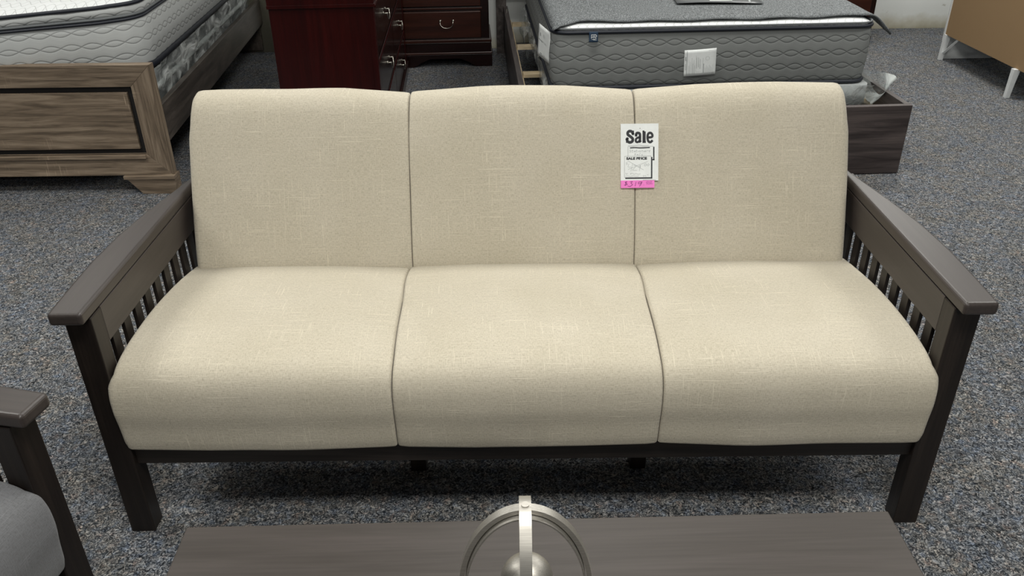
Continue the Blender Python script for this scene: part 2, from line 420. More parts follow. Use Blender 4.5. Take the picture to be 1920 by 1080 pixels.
# ------------------------------------------------------------------ lettering helpers
def text_mesh(s, size, mx, off=0.0, bm=None, sx=1.0):
    cu = bpy.data.curves.new('lettering', 'FONT'); cu.body = s; cu.size = size; cu.offset = off; cu.align_x = 'LEFT'
    o = bpy.data.objects.new('lettering', cu); C.objects.link(o)
    bpy.context.view_layer.update(); dg = bpy.context.evaluated_depsgraph_get()
    me = bpy.data.meshes.new_from_object(o.evaluated_get(dg)); bpy.data.objects.remove(o); bpy.data.curves.remove(cu)
    me.transform(Matrix.Diagonal((sx, 1, 1, 1))); me.transform(mx)
    bm = bm or bmesh.new(); bm.from_mesh(me); bpy.data.meshes.remove(me); return bm
def ribbon(bm, pts, w, z=.0004):
    """flat pen stroke through 2-D points, on the local XY plane"""
    pts = [Vector((p[0], p[1])) for p in pts]; prev = None
    for i, p in enumerate(pts):
        a = pts[max(i-1, 0)]; c = pts[min(i+1, len(pts)-1)]; t = (c-a)
        t = t.normalized() if t.length > 0 else Vector((1, 0)); nn = Vector((-t.y, t.x))
        ww = w if not callable(w) else w(i/(len(pts)-1))
        q = (bm.verts.new((*(p+nn*ww/2), z)), bm.verts.new((*(p-nn*ww/2), z)))
        if prev: bm.faces.new((prev[0], prev[1], q[1], q[0]))
        prev = q
    return bm
def smooth2(pts, per=5): return catmull(pts, per, closed=False)

# ------------------------------------------------------------------ sale tag
TG = thing('sale_tag', 'white sale price tag with pink sticker hanging on the sofa back', 'price tag', (.266, .578, .6275))
nrm = Vector((0, -.911, .412)); upv = Vector((0, .412, .911))
TG.matrix_world = Matrix.Translation(Vector((.266, .5835, .627)) + nrm*.0115) @ Matrix((Vector((1, 0, 0)), upv, nrm)).transposed().to_4x4()
KX, KY = .0985/465, .1475/730
def T(px, py): return ((px-155)*KX, .0185+(858-py)*KY)
def card(x0, x1, y0, y1, z0, z1): return box(x0, x1, y0, y1, z0, z1)
obj('card', card(0, .0985, .0185, .166, 0, .0008), MT['paper'], TG)
obj('price_sticker', card(.0005, .0885, .0, .0195, .0009, .0013), MT['pink'], TG)
b = bmesh.new()
def mxy(px, py): x, y = T(px, py); return Matrix.Translation((x, y, .0012))
# Sale: heavy rounded letters drawn as thick strokes with swollen terminals
def fat(pts, w): ribbon(b, [T(*p) for p in smooth2(pts)], w, .0012)
def blob(px, py, r, z=.0012):
    x, y = T(px, py); vs = [b.verts.new((x+r*math.cos(t*PI/8), y+r*math.sin(t*PI/8), z)) for t in range(16)]; b.faces.new(vs)
fat([(308, 262), (295, 232), (265, 222), (243, 240), (246, 268), (280, 295), (303, 322), (298, 352), (268, 366), (240, 350), (230, 318)], .0072)
blob(306, 258, .0035); blob(236, 320, .004); fat([(313, 215), (314, 262)], .0022); fat([(226, 318), (226, 372)], .0022)
fat([(343, 275), (352, 250), (378, 248), (392, 268), (393, 345), (403, 365)], .0066); blob(345, 276, .0036)
fat([(393, 300), (360, 310), (342, 330), (345, 358), (368, 362), (393, 342)], .0056)
fat([(443, 228), (443, 362)], .0082); fat([(424, 228), (446, 226)], .0042); fat([(424, 364), (465, 364)], .0042)
fat([(490, 306), (538, 300), (545, 275), (528, 250), (503, 250), (488, 275), (486, 318), (497, 355), (522, 366), (548, 342)], .0060)
fat([(270, 437), (330, 434), (400, 438), (515, 434)], .0028)
text_mesh('SALE PRICE', .0086, mxy(226, 586), .0005, b, 1.25)
def line(x0, y0, x1, y1, w, z=.0012): ribbon(b, [T(x0, y0), T(x1, y1)], w, z)
line(246, 418, 556, 418, .0004); line(246, 418, 246, 543, .0004); line(556, 418, 556, 543, .0004)
line(564, 425, 564, 598, .0030); line(545, 590, 573, 590, .003)
line(203, 543, 530, 543, .0005); line(203, 543, 203, 815, .0005); line(203, 815, 530, 815, .0005); line(530, 543, 530, 815, .0005)
line(539, 555, 539, 832, .0030); line(212, 825, 545, 825, .0030)
line(430, 850, 590, 852, .0006)
obj('printed_lettering', b, MT['ink'], TG)
b = bmesh.new()
def pen(pts, w=.0007, z=.0012): ribbon(b, [T(*p) for p in smooth2(pts, 4)], w, z)
pen([(245, 600), (340, 660), (440, 720)]); pen([(245, 712), (350, 668), (490, 612)])
pen([(258, 640), (248, 680), (285, 678)]); pen([(302, 640), (292, 690), (280, 735)])
pen([(312, 660), (345, 660), (330, 690), (300, 722), (360, 722)]); pen([(398, 662), (378, 680), (395, 690), (400, 662), (385, 735)])
pen([(470, 640), (448, 650), (455, 670), (478, 655), (466, 640)]); pen([(500, 640), (484, 655), (492, 670), (508, 655), (500, 640)])
pen([(240, 615), (222, 628), (240, 640), (222, 650)])
# stationary / sofa in pencil
pen([(285, 462), (265, 470), (285, 485), (262, 492)]); pen([(300, 460), (298, 492), (308, 488)]); pen([(290, 470), (312, 468)])
pen([(330, 475), (318, 485), (332, 490), (334, 472), (338, 490)]); pen([(350, 460), (350, 490), (360, 486)]); pen([(342, 470), (362, 468)])
pen([(370, 474), (370, 490)]); pen([(392, 474), (380, 484), (394, 490), (400, 478), (388, 474)]); pen([(410, 490), (412, 474), (428, 474), (430, 490)])
pen([(455, 474), (442, 484), (456, 488), (460, 472), (464, 490)]); pen([(474, 490), (476, 474), (488, 472)]); pen([(495, 468), (505, 482), (518, 466), (505, 500)])
pen([(345, 508), (325, 515), (342, 524), (322, 532)]); pen([(365, 516), (355, 528), (372, 528), (365, 516)]); pen([(398, 505), (388, 520), (386, 540)]); pen([(425, 518), (412, 528), (428, 532)])
pen([(218, 755), (225, 775), (245, 758)]); pen([(285, 755), (275, 775), (300, 760), (320, 775), (345, 765), (370, 775), (400, 768)])
pen([(212, 800), (240, 795), (270, 804), (310, 796), (345, 802), (380, 796)]); pen([(435, 782), (435, 805), (455, 792), (470, 805)]); pen([(480, 785), (498, 782)])
pen([(246, 405), (300, 410), (380, 400), (440, 412), (500, 405)])
obj('pencil_writing', b, MT['pencil'], TG)
b = bmesh.new()
def mk(pts, w=.0013): ribbon(b, [T(*p) for p in smooth2(pts, 5)], w, .0016)
mk([(238, 872), (210, 878), (228, 892), (236, 905), (198, 912)]); mk([(224, 865), (212, 922)])
mk([(268, 872), (300, 868), (282, 890), (302, 905), (275, 928), (240, 925)])
mk([(345, 872), (333, 928)]); mk([(410, 872), (375, 880), (378, 898), (405, 892), (418, 870), (408, 900), (385, 930)])
mk([(438, 912), (442, 914)]); mk([(495, 868), (472, 876), (478, 890), (500, 880), (494, 868)], .0007); mk([(535, 866), (512, 874), (518, 888), (540, 878), (534, 866)], .0007)
mk([(470, 902), (550, 897)], .0007)
obj('marker_price', b, MT['purple'], TG)
b = bmesh.new(); x, y = T(393, 187); bmesh.ops.create_uvsphere(b, u_segments=10, v_segments=6, radius=.0013, matrix=Matrix.Translation((x, y, .001)))
obj('pin', b, MT['metal'], TG, smooth=True)

# ------------------------------------------------------------------ coffee table and orb
ct = thing('coffee_table', 'grey-brown wooden coffee table in front of the sofa, metal orb standing on it', 'table', (.026, -.721, 0), .0157)
obj('tabletop', box(-.594, .594, -.30, .30, .42, .45), MT['table'], ct, .002)
for sx in (-1, 1):
    for sy in (-1, 1):
        a, b2 = sorted((sx*.56, sx*.50)); c, d = sorted((sy*.27, sy*.21))
        obj('leg', box(a, b2, c, d, 0, .421), MT['framez'], ct, .002)
for sy in (-1, 1):
    c, d = sorted((sy*.255, sy*.235)); obj('apron', box(-.51, .51, c, d, .34, .421), MT['framex'], ct, .001)
for sx in (-1, 1):
    c, d = sorted((sx*.545, sx*.525)); obj('apron', box(c, d, -.22, .22, .34, .421), MT['frame'], ct, .001)
obj('shelf', box(-.51, .51, -.23, .23, .13, .15), MT['table'], ct, .001)

orb = thing('metal_orb', 'brushed nickel orb of oval bands around a ball on the coffee table', 'ornament', (-.006, -.70, .45))
def band(a, c, zc, w, th, turn, steps=96, jag=0):
    bm = bmesh.new(); R = []
    for k in range(steps):
        t = 2*PI*k/steps; nx, nz = math.cos(t)/a, math.sin(t)/c; l = math.hypot(nx, nz); nx /= l; nz /= l
        ring = []
        for o_, y in ((0, -w/2), (0, w/2), (th, w/2), (th, -w/2)):
            ring.append(bm.verts.new((a*math.cos(t)+nx*o_, y, zc+c*math.sin(t)+nz*o_)))
        R.append(ring)
    for k in range(steps):
        A, Bv = R[k], R[(k+1) % steps]
        for i in range(4):
            f = bm.faces.new((A[i], A[(i+1) % 4], Bv[(i+1) % 4], Bv[i])); f.smooth = True
    bmesh.ops.rotate(bm, cent=(0, 0, 0), matrix=Matrix.Rotation(turn, 3, 'Z'), verts=bm.verts)
    return bm
for nm, a, c, w_, th_, turn in (('band', .0808, .1430, .0120, .0065, 0.0), ('inner_band', .0770, .1390, .0260, .0022, 0.0), ('band', .0700, .1500, .0150, .0022, PI/2)):
    o = obj(nm, band(a, c, .152, w_, th_, turn), MT['metal'], orb)
    md = o.modifiers.new('e', 'EDGE_SPLIT'); md.split_angle = .7
b = bmesh.new(); bmesh.ops.create_uvsphere(b, u_segments=48, v_segments=28, radius=.0345, matrix=Matrix.Translation((.002, 0, .174)))
obj('ball', b, MT['metal'], orb, smooth=True)
obj('rod', cyl((0, 0), .0028, .004, .296), MT['metal'], orb, smooth=False)
obj('base', cyl((0, 0), .045, 0, .009, 40, .040), MT['metal'], orb, .001)
b = cyl((0, 0), .005, .3030, .3055, 20); obj('finial', b, MT['metal'], orb)

# ------------------------------------------------------------------ mattresses
def rrect(x0, x1, y0, y1, r, n=10, ns=16):
    P = []
    for cx, cy, a0 in ((x1-r, y0+r, -PI/2), (x1-r, y1-r, 0), (x0+r, y1-r, PI/2), (x0+r, y0+r, PI)):
        for k in range(n+1):
            a = a0+PI/2*k/n; P.append(Vector((cx+r*math.cos(a), cy+r*math.sin(a))))
    out = []
    for i in range(len(P)):
        p, q = P[i], P[(i+1) % len(P)]; d = (q-p).length; k = max(1, int(d/.05))
        for j in range(k): out.append(p.lerp(q, j/k))
    return out
def shell(P, z0, z1, bulge=.008, nz=6, cap=True, amp=0, fr=6, seed=0, uvz=True, flare=None):
    n = len(P); bm = bmesh.new(); uvl = bm.loops.layers.uv.new('UVMap'); arc = [0]
    for i in range(n): arc.append(arc[-1]+(P[(i+1) % n]-P[i]).length)
    nor = []
    for i in range(n):
        t = (P[(i+1) % n]-P[i-1]).normalized(); nor.append(Vector((t.y, -t.x)))
    rows = []
    for k in range(nz+1):
        t = k/nz; z = z0+(z1-z0)*t; o_ = bulge*math.sin(PI*t); row = []
        for i in range(n):
            d = 0
            if amp: d = amp*noise.noise(Vector((P[i].x*fr+seed, P[i].y*fr, z*fr*2.2)))+amp*.6*noise.noise(Vector((arc[i]*fr*4, z*6+seed, 0)))
            if flare: d += flare(P[i], t)
            q = P[i]+nor[i]*(o_+d); row.append(bm.verts.new((q.x, q.y, z+(d*.3 if amp else 0))))
        rows.append(row)
    for k in range(nz):
        for i in range(n):
            j = (i+1) % n; f = bm.faces.new((rows[k][i], rows[k][j], rows[k+1][j], rows[k+1][i])); f.smooth = True
            za, zb = (z1-z0)*k/nz, (z1-z0)*(k+1)/nz
            for lp, uv in zip(f.loops, ((arc[i], za), (arc[i+1], za), (arc[i+1], zb), (arc[i], zb))): lp[uvl].uv = uv
    if cap: bm.faces.new(rows[-1]); bm.faces.new(list(reversed(rows[0])))
    return bm
def crown(P, z, h, inset=.0, step=9, wave=0, uvs=1):
    """domed quilted panel over outline P"""
    bm = bmesh.new(); uvl = bm.loops.layers.uv.new('UVMap'); c = sum(P, Vector((0, 0)))/len(P); rows = []
    for k in range(step):
        t = k/step; row = []
        for p in P:
            d = (p-c); s = 1-(t**1.6)*.97; q = c+d*s
            zz = z+h*math.sqrt(1-(1-min(1, t*2.2))**2)
            if wave: zz += wave*noise.noise(Vector((q.x*9, q.y*9, 3)))*min(1, t*4)
            row.append(bm.verts.new((q.x, q.y, zz)))
        rows.append(row)
    n = len(P)
    for k in range(step-1):
        for i in range(n):
            f = bm.faces.new((rows[k][i], rows[k][(i+1) % n], rows[k+1][(i+1) % n], rows[k+1][i])); f.smooth = True
    bm.faces.new(rows[-1])
    for f in bm.faces:
        for lp in f.loops: lp[uvl].uv = (lp.vert.co.x, lp.vert.co.y)
    return bm
def ring3(P, z, out=0.0):
    n = len(P); R = []
    for i in range(n):
        t = (P[(i+1) % n]-P[i-1]).normalized(); R.append((P[i].x+t.y*out, P[i].y-t.x*out, z))
    return R

# ------------------------------------------------------------------ bed in the middle
A25 = math.radians(2.5)
mb = thing('bed_frame', 'dark grey-brown low bed frame with pine slats behind the sofa, under the grey mattress', 'bed', (1.787, 2.202, 0), A25)
obj('footboard', box(-1.75, 0, 0, .028, .004, .327), MT['ash'], mb, .0015)
obj('side_rail', box(-.028, 0, .028, 2.42, .05, .327), MT['ashy'], mb, .0015)
obj('side_rail', box(-1.75, -1.722, .028, 2.42, .05, .327), MT['ashy'], mb, .0015)
for a, b2 in ((-.052, -.028), (-1.722, -1.698)): obj('cleat', box(a, b2, .05, 2.40, .20, .235), MT['pine'], mb, .001)
for y in (.34, .93, 1.55, 2.18): obj('slat', box(-1.70, -.05, y, y+.06, .235, .256), MT['pine'], mb, .0015)
for x in (-1.80, -.02): obj('headboard_post', box(x, x+.07, 2.42, 2.48, 0, 1.15), MT['ashy'], mb, .002)
obj('headboard_panel', box(-1.74, -.01, 2.44, 2.47, .42, 1.10), MT['ash'], mb, .002)
o = obj('rail_leg', box(-1.775, -1.75, .75, .81, 0, .16), MT['ashy'], mb, .001)
for w in (2.20,):
    b = cyl((-1.736, w), .004, .327, .350, 10); obj('bolt', b, MT['metal'], mb)

bs = thing('box_spring', 'box spring wrapped in clear plastic, lying on the pine slats under the dark-grey mattress', 'box spring', (1.787, 2.202, 0), A25)
Pb = rrect(-1.585, -.09, .25, 2.28, .05)
obj('box_body', shell(Pb, .258, .350, 0, 2), MT['palebox'], bs)
def fl(p, t):
    d = (p-Vector((-.09, .26))).length; e = (p-Vector((-1.585, .30))).length
    return .085*math.exp(-(d/.2)**2)*(.05+t*1.1) + .02*math.exp(-(e/.5)**2)*(1-t) + .01
b = shell(rrect(-1.60, -.075, .235, 2.29, .05), .250, .354, .004, 8, False, .014, 7, 2, flare=fl)
obj('plastic_wrap', b, MT['film'], bs)
# loose flap of film hanging on the left side
b = bmesh.new(); g = []
for i in range(15):
    y = 1.75+.62*i/14; r_ = []
    for j in range(7):
        t = j/6; x = -1.612-.03*math.sin(t*PI)-.02*noise.noise(Vector((y*6, t*3, 1))); r_.append(b.verts.new((x, y, .34-.22*t+.02*noise.noise(Vector((y*5, t, 7))))))
    g.append(r_)
for i in range(14):
    for j in range(6): f = b.faces.new((g[i][j], g[i+1][j], g[i+1][j+1], g[i][j+1])); f.smooth = True
obj('plastic_flap', b, MT['film'], bs)

mm = thing('mattress', 'dark grey quilted mattress with white law tag, lying on the bed behind the sofa', 'mattress', (1.787, 2.202, 0), A25)
Pm = rrect(-1.60, -.103, .285, 2.30, .075)
obj('quilted_side', shell(Pm, .358, .618, .010, 8), MT['ticking'], mm)
for z, r in ((.362, .0085), (.617, .0085)):
    obj('piping', tube(ring3(Pm, z, .004), r, True, 8), MT['piping'], mm, smooth=True)
obj('piping', tube(ring3(Pm, .632, .001), .005, True, 8), MT['greytape'], mm, smooth=True)
obj('quilted_top', crown(rrect(-1.598, -.105, .288, 2.298, .075), .625, .020, wave=.004), MT['toplay'], mm)
def frame_on(parent, name, origin, xdir, ydir, z=None):
    """empty-free local frame for flat tags: returns a matrix"""
    x = Vector(xdir).normalized(); y = Vector(ydir).normalized(); zv = x.cross(y).normalized(); y = zv.cross(x)
    return Matrix.Translation(Vector(origin)) @ Matrix((x, y, zv)).transposed().to_4x4()
def loc25(x, y, z):   # world -> the local frame of the middle bed
    dx, dy = x-1.787, y-2.202; c, s = math.cos(A25), math.sin(A25)
    return Vector((dx*c+dy*s, -dx*s+dy*c, z))
def curved_tag(w, h, bend, th=.0006, n=8):
    bm = bmesh.new(); g = []
    for j in range(2):
        for i in range(n+1):
            for k in range(n+1):
                u, v = i/n, k/n; g.append(bm.verts.new((u*w, v*h, bend(u, v)+j*th)))
    def idx(j, i, k): return g[j*(n+1)**2+i*(n+1)+k]
    for i in range(n):
        for k in range(n):
            for j in range(2): f = bm.faces.new((idx(j, i, k), idx(j, i+1, k), idx(j, i+1, k+1), idx(j, i, k+1))); f.smooth = True
    for i in range(n):
        bm.faces.new((idx(0, i, 0), idx(0, i+1, 0), idx(1, i+1, 0), idx(1, i, 0))); bm.faces.new((idx(0, i, n), idx(0, i+1, n), idx(1, i+1, n), idx(1, i, n)))
        bm.faces.new((idx(0, 0, i), idx(0, 0, i+1), idx(1, 0, i+1), idx(1, 0, i))); bm.faces.new((idx(0, n, i), idx(0, n, i+1), idx(1, n, i+1), idx(1, n, i)))
    return bm
# law tag on the front
lt = obj('law_tag', curved_tag(.148, .122, lambda u, v: .004+.004*math.sin(u*3)+.003*v), MT['paper'], mm)
lt['label'] = 'white paper law tag with fine print'
lt.matrix_local = frame_on(mm, '', loc25(.788, 2.424, .410), (1, 0, .055), (-.09, 0, 1))
b = bmesh.new()
ribbon(b, [(.012, .006), (.012, .118)], .0016, .0105)
for i, x in enumerate((.022, .027, .036, .040, .045, .049)): ribbon(b, [(x, .008), (x, .05+.035*((i*37) % 5)/4)], .0008, .0105)
for x in (.058, .066, .074): ribbon(b, [(x, .03+.004*(x*900 % 3)), (x, .085)], .0012, .0105)
ribbon(b, [(.055, .02), (.083, .02)], .0006, .0105); ribbon(b, [(.055, .1), (.083, .1)], .0006, .0105); ribbon(b, [(.055, .02), (.055, .1)], .0006, .0105)
ribbon(b, [(.087, .01), (.087, .118)], .0007, .0105); ribbon(b, [(.087, .114), (.145, .114)], .0006, .0105)
ribbon(b, [(.091, .012), (.091, .055)], .002, .0105)
for i in range(8): ribbon(b, [(.098+.005*i, .014), (.098+.005*i, .035+.012*((i*5) % 3)/2)], .0006, .0105)
ribbon(b, [(.108+.009*math.cos(t*PI/8), .078+.009*math.sin(t*PI/8)) for t in range(17)], .0006, .0105)
ribbon(b, [(.006, .075), (.006, .092)], .003, .0105); ribbon(b, [(.006, .03), (.006, .06)], .0015, .0105)
obj('fine_print', b, MT['grey_ink'], lt)
# navy label with white letters, lower edge free
nl = obj('brand_label', curved_tag(.041, .046, lambda u, v: .006*(1-v)), MT['navy'], mm); nl['label'] = 'small navy woven label with white letters'
nl.matrix_local = frame_on(mm, '', loc25(.338, 2.402, .578), (1, 0, 0), (0, 0, 1))
b = bmesh.new()
ribbon(b, [(.010, .018), (.010, .034), (.029, .034), (.034, .030), (.034, .026), (.029, .023), (.013, .023)], .0026, .0078)
ribbon(b, [(.015, .0285), (.028, .0285)], .0022, .0078)
ribbon(b, [(.012, .014), (.016, .014)], .0022, .0082); ribbon(b, [(.019, .011), (.019, .018), (.024, .013), (.028, .018), (.034, .018)], .002, .0082)
ribbon(b, [(.020, .011), (.034, .011)], .0018, .0084)
obj('label_lettering', b, MT['paper'], nl)
# white swing tag at the left corner, faces left and forward
wt = obj('swing_tag', curved_tag(.205, .150, lambda u, v: .022*(1-u)*(1-v*.4)), MT['paper'], mm); wt['label'] = 'white card tag hanging at the corner'
wt.matrix_local = frame_on(mm, '', loc25(.135, 2.70, .452), loc25(.168, 2.49, 0)-loc25(.135, 2.70, 0), (0, 0, 1))
b = bmesh.new()
ribbon(b, [(.10, .112), (.10, .128)], .016, .026); 
for yy, x0, x1 in ((.092, .055, .15), (.032, .09, .13), (.022, .075, .14)): ribbon(b, [(x0, yy), (x1, yy)], .004, .026)
obj('fine_print', b, MT['grey_ink'], wt)

# cover cloth on the mattress
def cover():
    bm = bmesh.new(); nx, ny = 90, 60; g = []
    for i in range(nx+1):
        row = []
        for j in range(ny+1):
            u, v = i/nx, j/ny
            x = -1.60+1.59*u
            # front edge: touches the corner at left, then leaves a strip of white
            fe = .292+.052*min(1, max(0, (x+1.575)/.10)) - .012*math.sin(max(0, x+1.45)*2.4) + .006*math.sin(x*21)
            tail = math.exp(-((x+.05)/.045)**2)
            if x > -.12: fe = fe+.0 - .0*tail
            y = fe+(2.25-fe)*v
            z = .6535+.0035*noise.noise(Vector((x*5, y*5, 2)))
            z -= .010*math.exp(-((y-.288)/.045)**2)
            if x < -1.57: z -= .018*(-1.57-x)/.03
            if x > -.115:
                k = (x+.115)/.105; tip = math.exp(-((y-.40)/.07)**2)
                z -= (.010+.035*tip)*k+(.022+.055*tip)*k*k
                y = y+.10*k*math.exp(-v/.05)
                x = -.115+.105*k*(.62+1.05*tip)
            row.append(bm.verts.new((x, y, z)))
        g.append(row)
    for i in range(nx):
        for j in range(ny): f = bm.faces.new((g[i][j], g[i+1][j], g[i+1][j+1], g[i][j+1])); f.smooth = True
    o = obj('mattress_cover_cloth', bm, MT['cloth']); s = o.modifiers.new('thick', 'SOLIDIFY'); s.thickness = .007; s.offset = 1
    o.location = (1.787, 2.202, 0); o.rotation_euler = (0, 0, A25)
    tag(o, 'grey heather cloth spread over the dark-grey mattress, one corner hanging off', 'cloth')
    return o
cover()
# price sleeve lying on the cloth
ps = thing('price_sleeve', 'dark vinyl sleeve with white price card, lying on the grey cloth', 'price sign', (.96, 2.78, .6685), math.radians(-3))
obj('sleeve', curved_tag(.42, .42, lambda u, v: .002*math.sin(u*5)+.003*math.sin(u*PI)*(1-v)**2, .001), MT['vinyl'], ps).location = (-.16, .0, 0)
obj('price_card', box(.005, .115, .04, .25, .005, .006), MT['paper'], ps)
b = bmesh.new()
for k, (yy, w) in enumerate(((.062, .004), (.078, .003), (.10, .002), (.122, .014), (.15, .003), (.18, .012))):
    for q in range(5): ribbon(b, [(.017+.016*q, yy), (.017+.016*q+.011, yy+.002*((q*3) % 2))], w, .0066)
ribbon(b, [(.104, .05), (.104, .11)], .006, .0066)
obj('printed_lettering', b, MT['ink'], ps)
st = obj('strap', tube([(1.16, 2.80, .668), (1.17, 2.87, .672), (1.155, 2.97, .670), (1.14, 3.08, .669)], .006, n=6, flat=.4), MT['paletape'], None, smooth=True)
tag(st, 'pale strap end lying on the grey cloth beside the vinyl sleeve', 'strap')

# ------------------------------------------------------------------ bed on the left
lb = thing('bed_frame', 'weathered taupe wooden bed with panelled footboard and bracket feet, left behind the sofa', 'bed', (-1.548, 2.078, 0), 0)
# footboard: mitred frame sloping in to a black reveal and a raised centre panel (local x runs left, negative)
Wd = 1.66
def mitre(bm, quad_out, quad_in, ya, yb):
    """picture-frame board between an outer and an inner edge, front face sloping from ya (outer) to yb (inner)"""
    (a, b_), (c, d) = quad_out, quad_in
    v = [bm.verts.new((a[0], ya, a[1])), bm.verts.new((b_[0], ya, b_[1])), bm.verts.new((d[0], yb, d[1])), bm.verts.new((c[0], yb, c[1]))]
    w = [bm.verts.new((p[0], .045, p[1])) for p in (a, b_, d, c)]
    bm.faces.new(v); bm.faces.new(list(reversed(w)))
    for i in range(4): j = (i+1) % 4; bm.faces.new((v[i], v[j], w[j], w[i]))
O = [(-Wd, .086), (0, .086), (0, .583), (-Wd, .583)]; I = [(-Wd+.103, .182), (-.103, .182), (-.103, .487), (-Wd+.103, .487)]
b = bmesh.new(); mitre(b, (O[3], O[2]), (I[3], I[2]), 0, .010); obj('top_rail', b, MT['oak'], lb, .0015)
b = bmesh.new(); mitre(b, (O[0], O[1]), (I[0], I[1]), 0, .010); obj('bottom_rail', b, MT['oak'], lb, .0015)
b = bmesh.new(); mitre(b, (O[1], O[2]), (I[1], I[2]), 0, .010); obj('stile', b, MT['oakz'], lb, .0015)
b = bmesh.new(); mitre(b, (O[0], O[3]), (I[0], I[3]), 0, .010); obj('stile', b, MT['oakz'], lb, .0015)
obj('reveal', box(-Wd+.10, -.10, .030, .044, .18, .49), MT['black'], lb)
obj('centre_panel', box(-Wd+.130, -.130, .018, .040, .205, .460), MT['oak'], lb, .0015)
obj('bottom_moulding', box(-Wd+.10, -.106, -.004, .02, .164, .182), MT['oak'], lb, .002)
for s in (0, 1):
    pts = [(-.222, .086), (0.006, .086), (0.004, 0), (-.150, 0)]
    if s: pts = [(-Wd-p[0], p[1]) for p in pts]
    obj('foot', prism(pts, 1, -.012, .055), MT['oak'], lb, .0015)
    q = [(-.222, .072), (.008, .072), (.008, .088), (-.222, .088)]
    if s: q = [(-Wd-p[0], p[1]) for p in q]
    obj('foot_moulding', prism(q, 1, -.018, .055), MT['oak'], lb, .0015)
def slanted(x0, x1, y0, y1, th, z0, z1):
    bm = bmesh.new()
    v = [bm.verts.new(p) for p in ((x0-th, y0, z0), (x0, y0, z0), (x1, y1, z0), (x1-th, y1, z0), (x0-th, y0, z1), (x0, y0, z1), (x1, y1, z1), (x1-th, y1, z1))]
    for f in ((3, 2, 1, 0), (4, 5, 6, 7), (0, 1, 5, 4), (1, 2, 6, 5), (2, 3, 7, 6), (3, 0, 4, 7)): bm.faces.new([v[i] for i in f])
    return bm
obj('side_rail', slanted(-.024, -.238, .044, 2.58, .028, .208, .376), MT['oaky'], lb, .0015)
obj('slat_support', slanted(-.055, -.27, .05, 2.56, .03, .20, .23), MT['oaky'], lb)
obj('headboard', box(-1.80, -.175, 2.59, 2.64, 0, 1.25), MT['olive'], lb, .002)
obj('headboard_edge', box(-.1745, -.166, 2.588, 2.642, 0, 1.25), MT['cream'], lb, .001)
obj('headboard_lower_board', box(-1.75, -.26, 2.565, 2.59, .02, .20), MT['oaky'], lb, .001)

A5 = math.radians(4.6)
def L5(x, y): return (x, y)
lbs = thing('box_spring', 'box spring in wrinkled clear plastic inside the taupe bed, under the pale mattress', 'box spring', (-1.615, 2.20, 0), A5)
Pb = rrect(-1.5, -.02, 0, 2.30, .05)
obj('box_body', shell(Pb, .236, .50, 0, 2), MT['boxcloth'], lbs)
obj('edge_tape', tube(ring3(Pb, .415, .001), .012, True, 6, flat=1.3), MT['paletape'], lbs, smooth=True)
obj('plastic_wrap', shell(rrect(-1.515, -.006, -.015, 2.31, .05), .236, .507, .0, 14, False, .012, 9, 5), MT['film'], lbs)
def slump(o):
    for v in o.data.vertices:
        k = min(1, max(0, (-.10-v.co.x)/.6)); f = max(0, 1-v.co.y/1.2)
        v.co.y -= .075*k*f; v.co.z -= .026*k*f*max(0, (v.co.z-.5)/.24)
lm = thing('mattress', 'pale grey quilted mattress with white pillow top on the taupe wooden bed', 'mattress', (-1.62, 2.215, 0), A5)
Pm = rrect(-1.52, -.01, 0, 2.02, .17, 14)
obj('quilted_side', shell(Pm, .512, .728, .010, 8), MT['ticking2'], lm)
obj('piping', tube(ring3(Pm, .520, .002), .012, True, 8, flat=1.3), MT['piping'], lm, smooth=True)
obj('band', shell([p for p in Pm], .726, .742, .010, 3), MT['piping'], lm)
obj('piping', tube(ring3(Pm, .748, .0), .006, True, 8), MT['greytape'], lm, smooth=True)
P2 = rrect(-1.515, -.015, .012, 2.00, .16, 14)
obj('pillow_top_side', shell(P2, .745, .792, .012, 5, True, .004, 9, 3), MT['ticking2'], lm)
obj('piping', tube(ring3(P2, .795, .004), .0085, True, 8), MT['piping'], lm, smooth=True)
obj('quilted_top', crown(rrect(-1.513, -.017, .014, 1.998, .16, 14), .795, .028, wave=.010), MT['toplay'], lm)

for o in lm.children: slump(o)
# ------------------------------------------------------------------ drawer furniture
def pull(parent, c, face, w=.095, drop=.035):
    """bail pull; face 'x' or '-y' """
    bm = bmesh.new(); P = []
    for k in range(13):
        t = PI*k/12; P.append((-w/2*math.cos(t)*1.0, .020+.004*math.sin(t), -drop*math.sin(t)**.7))
    tube(P, .0026, n=6, bm=bm)
    for s in (-1, 1):
        tube([(s*w/2, 0, 0), (s*w/2, .022, 0)], .0032, n=8, bm=bm); tube([(s*w/2, 0, .001), (s*w/2, .003, .001)], .008, n=12, bm=bm)
    rot = Matrix.Rotation(PI, 4, 'Z') if face == '-y' else Matrix.Rotation(-PI/2, 4, 'Z')
    bmesh.ops.transform(bm, matrix=Matrix.Translation(c) @ rot, verts=bm.verts)
    return obj('handle', bm, MT['pull'], parent, smooth=True)

A3 = math.radians(3.2)
